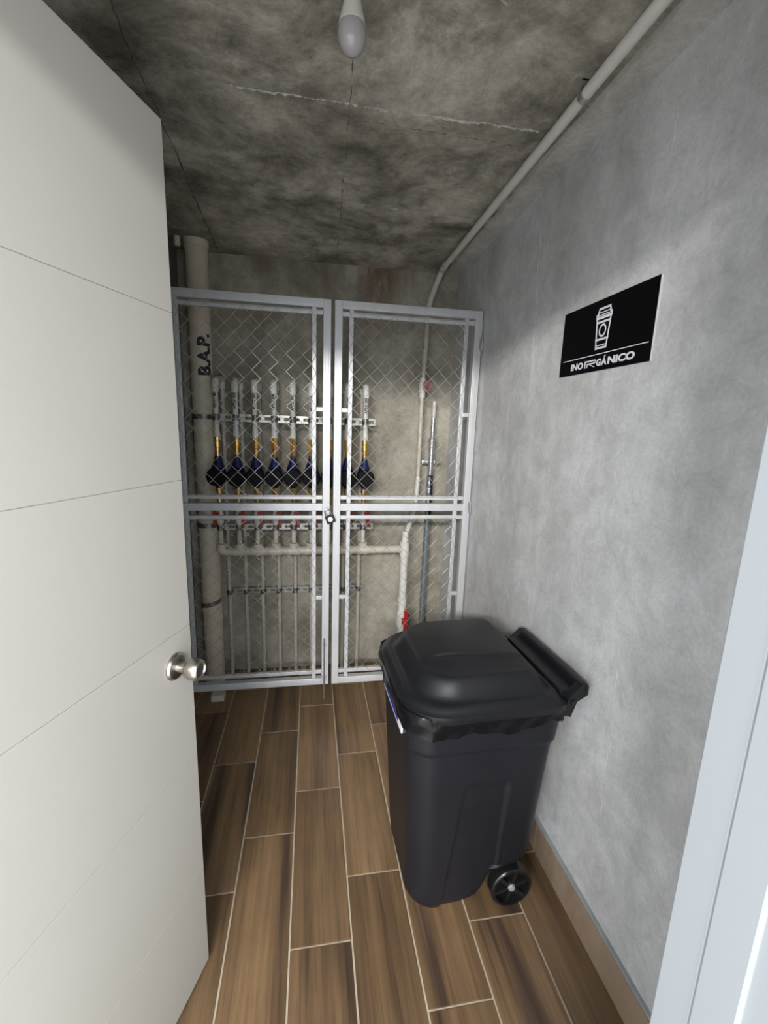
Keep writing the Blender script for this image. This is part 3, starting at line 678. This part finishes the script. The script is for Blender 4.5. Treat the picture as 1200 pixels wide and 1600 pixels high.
# cup symbol: outlined paper cup
bm = bmesh.new()
lift = [0.0]
def poly(pts):
    lift[0] += 0.000012; bm.faces.new([bm.verts.new((a, b, lift[0])) for a, b in pts])
def stroke(pts, wdt, closed=False):
    pts = [Vector((a, b, 0)) for a, b in pts]; n = len(pts)
    for k in range(n if closed else n - 1):
        a, b2 = pts[k], pts[(k + 1) % n]; d = (b2 - a).normalized() * wdt / 2; s = Vector((-d.y, d.x, 0))
        poly([(q.x, q.y) for q in (a - d - s, b2 + d - s, b2 + d + s, a - d + s)])
W_ = 0.0062
stroke([(-.024, .115), (.024, .115), (.029, .101), (.034, .098), (.034, .090), (-.034, .090), (-.034, .098), (-.029, .101)], W_, True)
stroke([(-.027, .104), (.027, .104)], 0.003); stroke([(-.033, .0965), (.033, .0965)], 0.003)
stroke([(-.032, .088), (-.024, .001), (.024, .001), (.032, .088)], W_, True)
stroke([(-.0305, .076), (.0305, .076)], W_); stroke([(-.0275, .026), (.0275, .026)], W_); stroke([(-.025, .009), (.025, .009)], 0.003)
rin = [[bm.verts.new((rx * math.cos(2 * PI * k / 28), .051 + ry * math.sin(2 * PI * k / 28), 0.0006)) for k in range(28)] for rx, ry in ((.0115, .0135), (.0172, .0192))]
for k in range(28): bm.faces.new((rin[0][k], rin[0][(k + 1) % 28], rin[1][(k + 1) % 28], rin[1][k]))
on_sign(bm, 'cup_symbol', 1.2700, 1.8545)

# ------------------------------------------------------------------ wheeled bin
BX, BYc, BROT = 0.530, 1.328, R(2.0)
binT = thing('wheeled_bin', 'black plastic two-wheeled bin with domed lid by right wall', 'bin', (BX, BYc, 0), rotz=BROT)
MB_ = Matrix.Translation((BX, BYc, 0)) @ Matrix.Rotation(BROT, 4, 'Z')
def bobj(name, bm, mat, parent=binT, **k):
    bm.transform(MB_); return obj(name, bm, mat, parent, **k)
def rrect(x0, x1, hy, rc_f, rc_b, n=10, side=28):
    """rounded rectangle outline, x0 = front, x1 = back, half width hy; extra points along the sides"""
    out = []
    def corner(cx_, cy_, r, a0):
        return [(cx_ + r * math.cos(a0 + PI / 2 * k / n), cy_ + r * math.sin(a0 + PI / 2 * k / n)) for k in range(n + 1)]
    c1 = corner(x0 + rc_f, -hy + rc_f, rc_f, PI); c2 = corner(x1 - rc_b, -hy + rc_b, rc_b, 1.5 * PI)
    c3 = corner(x1 - rc_b, hy - rc_b, rc_b, 0); c4 = corner(x0 + rc_f, hy - rc_f, rc_f, PI / 2)
    def seg(a, b, m): return [(a[0] + (b[0] - a[0]) * k / m, a[1] + (b[1] - a[1]) * k / m) for k in range(1, m)]
    out = c1 + seg(c1[-1], c2[0], side) + c2 + seg(c2[-1], c3[0], 10) + c3 + seg(c3[-1], c4[0], side) + c4 + seg(c4[-1], c1[0], 10)
    return out
def lerp_tab(tab, z):
    for (a, va), (b, vb) in zip(tab, tab[1:]):
        if z <= b: 
            t = max(0, min(1, (z - a) / (b - a))); return va + (vb - va) * t
    return tab[-1][1]
RIM = 0.765
t_front = [(0, -0.200), (0.03, -0.214), (0.10, -0.220), (0.60, -0.246), (0.64, -0.249), (0.65, -0.256), (RIM, -0.262)]
t_back = [(0, -0.015), (0.012, 0.01), (0.035, 0.045), (0.07, 0.065), (0.10, 0.073), (0.128, 0.085), (0.145, 0.115), (0.156, 0.165), (0.162, 0.205), (0.20, 0.214), (0.60, 0.228), (0.64, 0.231), (0.65, 0.237), (RIM, 0.245)]
t_half = [(0, 0.175), (0.03, 0.188), (0.10, 0.194), (0.60, 0.231), (0.64, 0.234), (0.65, 0.241), (RIM, 0.249)]
def sstep(a, b, x):
    t = max(0, min(1, (x - a) / (b - a))); return t * t * (3 - 2 * t)
zl = sorted(set([0, 0.006, 0.014, 0.024, 0.036, 0.05, 0.064, 0.078, 0.09, 0.1, 0.115, 0.128, 0.137, 0.145, 0.151, 0.156, 0.16, 0.164] + [0.172 + 0.012 * k for k in range(36)] + [0.60, 0.612, 0.624, 0.634, 0.640, 0.645, 0.650, 0.66, 0.69, 0.72, 0.745, RIM]))
bm = bmesh.new(); rings = []
for z in zl:
    x0, x1, hy = lerp_tab(t_front, z), lerp_tab(t_back, z), lerp_tab(t_half, z)
    rf = min(0.085, (x1 - x0) * 0.45); rb = min(0.055, (x1 - x0) * 0.3)
    if z < 0.03: 
        sh = (0.03 - z) / 0.03 * 0.006
    ring = []
    for (px, py) in rrect(x0, x1, hy, rf, rb, 10, 60):
        # side panel pressed in, with a double rib at its back edge
        if abs(py) > hy - 0.004:
            sgn = 1 if py > 0 else -1
            xl = -0.085 + 0.040 * (0.515 - z) / 0.5 * -1 + 0.02
            d = sstep(xl - 0.004, xl + 0.004, px) * sstep(0.515, 0.505, z) * (1 - sstep(0.072, 0.078, px))
            rib = max(0, 1 - abs(px - 0.082) / 0.005) * sstep(0.53, 0.515, z) * sstep(0.13, 0.15, z)
            py -= sgn * (0.0055 * d) - sgn * 0.004 * rib
        ring.append(bm.verts.new((px, py, z)))
    rings.append(ring)
for a, b in zip(rings, rings[1:]):
    n = len(a)
    for k in range(n):
        f = bm.faces.new((a[k], a[(k + 1) % n], b[(k + 1) % n], b[k])); f.smooth = True
bm.faces.new(rings[0][::-1])
bobj('bin_body', bm, M['bin'], sharp=60)
# rim collar under the lid
def loft(bm, levels, n=12, side=12):
    rs = [[bm.verts.new((px, py, z)) for px, py in rrect(x0, x1, hy, rf, rb, n, side)] for (z, x0, x1, hy, rf, rb) in levels]
    for a, b in zip(rs, rs[1:]):
        m = len(a)
        for k in range(m):
            f = bm.faces.new((a[k], a[(k + 1) % m], b[(k + 1) % m], b[k])); f.smooth = True
    return rs
bm = bmesh.new(); rs = loft(bm, [(0.755, -0.260, 0.243, 0.247, .085, .055), (0.756, -0.268, 0.250, 0.256, .09, .06), (0.780, -0.270, 0.252, 0.258, .09, .06), (0.781, -0.257, 0.24, 0.245, .08, .05), (0.70, -0.250, 0.232, 0.237, .08, .05)])
bobj('bin_rim', bm, M['bin'])
# lid
def lid_z(u, x, y):
    """u: 1 at the edge, 0 in the middle"""
    h = 0.018 * sstep(1.0, 0.90, u) + 0.056 * sstep(0.86, 0.66, u) + 0.014 * (1 - min(1, u / 0.66) ** 2)
    # low step running from the front to the hinge
    inner = sstep(0.80, 0.55, u)
    h -= 0.007 * inner * sstep(-0.092, -0.112, y + 0.11 * (x + 0.02))
    return h
LX0, LX1, LHY, LZ = -0.272, 0.235, 0.276, 0.800
bm = bmesh.new(); prev = None
base = rrect(LX0, LX1, LHY, 0.15, 0.05, 14, 30); cxm = (LX0 + LX1) / 2
levels = [('skirt', 0.985, -0.026), ('skirt', 1.0, -0.022), ('skirt', 1.0, -0.002)] + [('top', 1 - 0.025 * k, 0) for k in range(0, 40)]
rings = []
for kind, s, dz in levels:
    ring = []
    for px, py in base:
        x = cxm + (px - cxm) * s; y = py * s
        z = LZ + (dz if kind == 'skirt' else lid_z(s, x, y))
        # the lid sags towards its front edge
        z -= 0.030 * sstep(-0.05, -0.32, x)*0.4
        ring.append(bm.verts.new((x, y, z)))
    rings.append(ring)
for a, b in zip(rings, rings[1:]):
    n = len(a)
    for k in range(n):
        f = bm.faces.new((a[k], a[(k + 1) % n], b[(k + 1) % n], b[k])); f.smooth = True
f = bm.faces.new(rings[-1]); f.smooth = True
lid = bobj('bin_lid', bm, M['lid'], sharp=50)
bm = bmesh.new(); rows = []
for k in range(25):
    x = -0.170 + 0.32 * k / 24; y = -0.082 - 0.11 * (x + 0.02) + 0.0
    s_ = max(abs(x - cxm) / ((LX1 - LX0) / 2), abs(y) / LHY); z = LZ + lid_z(s_, x, y) - 0.012 * sstep(-0.05, -0.32, x)
    e = 0.005 * min(1, k / 2, (24 - k) / 2 + 0.3)
    rows.append([bm.verts.new((x, y - 0.010, z - 0.002)), bm.verts.new((x, y - 0.002, z + e)), bm.verts.new((x, y + 0.003, z + e)), bm.verts.new((x, y + 0.008, z - 0.004))])
for a, b in zip(rows, rows[1:]):
    for k in range(3):
        f = bm.faces.new((a[k], a[k + 1], b[k + 1], b[k])); f.smooth = True
bobj('lid_rib', bm, M['lid'], lid)
# handle behind the hinge
bm = bmesh.new()
add_box(bm, (0.268, -0.255, 0.818), (0.296, 0.135, 0.852), 0.008)
add_box(bm, (0.215, -0.235, 0.795), (0.272, 0.115, 0.826), 0.004)
for yy in (-0.255, 0.107):
    pts = [(0.215, 0.755), (0.235, 0.815), (0.275, 0.852), (0.296, 0.845), (0.296, 0.815), (0.262, 0.795), (0.245, 0.745)]
    a = [bm.verts.new((p, yy, q)) for p, q in pts]; b = [bm.verts.new((p, yy + 0.028, q)) for p, q in pts]
    bm.faces.new(a); bm.faces.new(b[::-1])
    for k in range(len(pts)): bm.faces.new((a[k], a[(k + 1) % len(pts)], b[(k + 1) % len(pts)], b[k]))
hd = bobj('handle', bm, M['lid'])
bm = bmesh.new(); add_tube(bm, [(0.247, -0.26, 0.795), (0.247, 0.142, 0.795)], 0.008, 12); bobj('hinge_rod', bm, M['wheel'])
# wheels with six spokes
WR = 0.074
def wheel(yc, sgn):
    bm = bmesh.new(); c = Vector((0.135, yc, WR + 0.0005))
    add_lathe(bm, c + Vector((0, 0.02 * -sgn, 0)), (0, sgn, 0), [(0, WR - 0.016), (0.0, WR - 0.004), (0.004, WR), (0.036, WR), (0.04, WR - 0.004), (0.04, WR - 0.012), (0.014, WR - 0.014), (0.014, 0.0)], 40)
    for k in range(6):
        a = 2 * PI * k / 6 + 0.3; d = Vector((math.cos(a), 0, math.sin(a))); s = Vector((-d.z, 0, d.x)) * 0.0065
        p0, p1 = c + d * 0.012, c + d * (WR - 0.012)
        q = []
        for oy in (-0.006, 0.015):
            o_ = Vector((0, oy * sgn, 0)); q += [p0 - s + o_, p1 - s + o_, p1 + s + o_, p0 + s + o_]
        v = [bm.verts.new(t_) for t_ in q]
        for fc in ((0, 1, 2, 3), (7, 6, 5, 4), (0, 4, 5, 1), (1, 5, 6, 2), (2, 6, 7, 3), (3, 7, 4, 0)): bm.faces.new([v[i_] for i_ in fc])
    wh = bobj('wheel', bm, M['wheel'])
    bm = bmesh.new(); add_lathe(bm, c + Vector((0, 0.0 * sgn, 0)), (0, sgn, 0), [(0, 0.013), (0.017, 0.0125), (0.021, 0.010), (0.023, 0.0)], 20)
    bobj('wheel_hub', bm, M['hub'], wh)
wheel(-0.196, -1); wheel(0.196, 1)
bm = bmesh.new(); add_tube(bm, [(0.135, -0.17, WR), (0.135, 0.17, WR)], 0.008, 10); bobj('axle', bm, M['wheel'])
# printed label on the front
bm = bmesh.new(); add_box(bm, (-0.2650, -0.165, 0.680), (-0.2600, 0.10, 0.752)); lbl = bobj('front_label', bm, M['label'])
bm = bmesh.new(); add_box(bm, (-0.2654, -0.12, 0.686), (-0.2645, 0.10, 0.716)); bobj('label_print', bm, M['label_blue'], lbl)
# liner folded over the rim
bm = bmesh.new(); rr = random.Random(8); n = 150
outl = rrect(-0.267, 0.250, 0.255, 0.09, 0.06, 12, 30)
rows = []
for lev, (zz, off) in enumerate(((0.786, 0.001), (0.772, 0.0075), (0.755, 0.008), (0.738, 0.0045), (0.722, 0.006))):
    row = []
    for k, (px, py) in enumerate(outl):
        nx_, ny_ = px + 0.02, py; l = math.hypot(nx_, ny_)
        wob = 0.0028 * math.sin(k * 0.9 + lev * 1.3) + rr.uniform(-0.0012, 0.0012)
        zj = (0.006 * math.sin(k * 0.37) + rr.uniform(-0.003, 0.003)) * (lev / 4) + (0.02 * sstep(0.1, 0.2, px) * (lev / 4) * (1 if px > 0 else 0))
        row.append(bm.verts.new((px + nx_ / l * (off + wob), py + ny_ / l * (off + wob), zz + zj)))
    rows.append(row)
for a, b in zip(rows, rows[1:]):
    m = len(a)
    for k in range(m):
        f = bm.faces.new((a[k], a[(k + 1) % m], b[(k + 1) % m], b[k])); f.smooth = True
bm.transform(MB_)
tag(obj('bin_liner', bm, M['bag'], sharp=None), 'shiny black bag folded over the bin rim under the lid', 'bag')
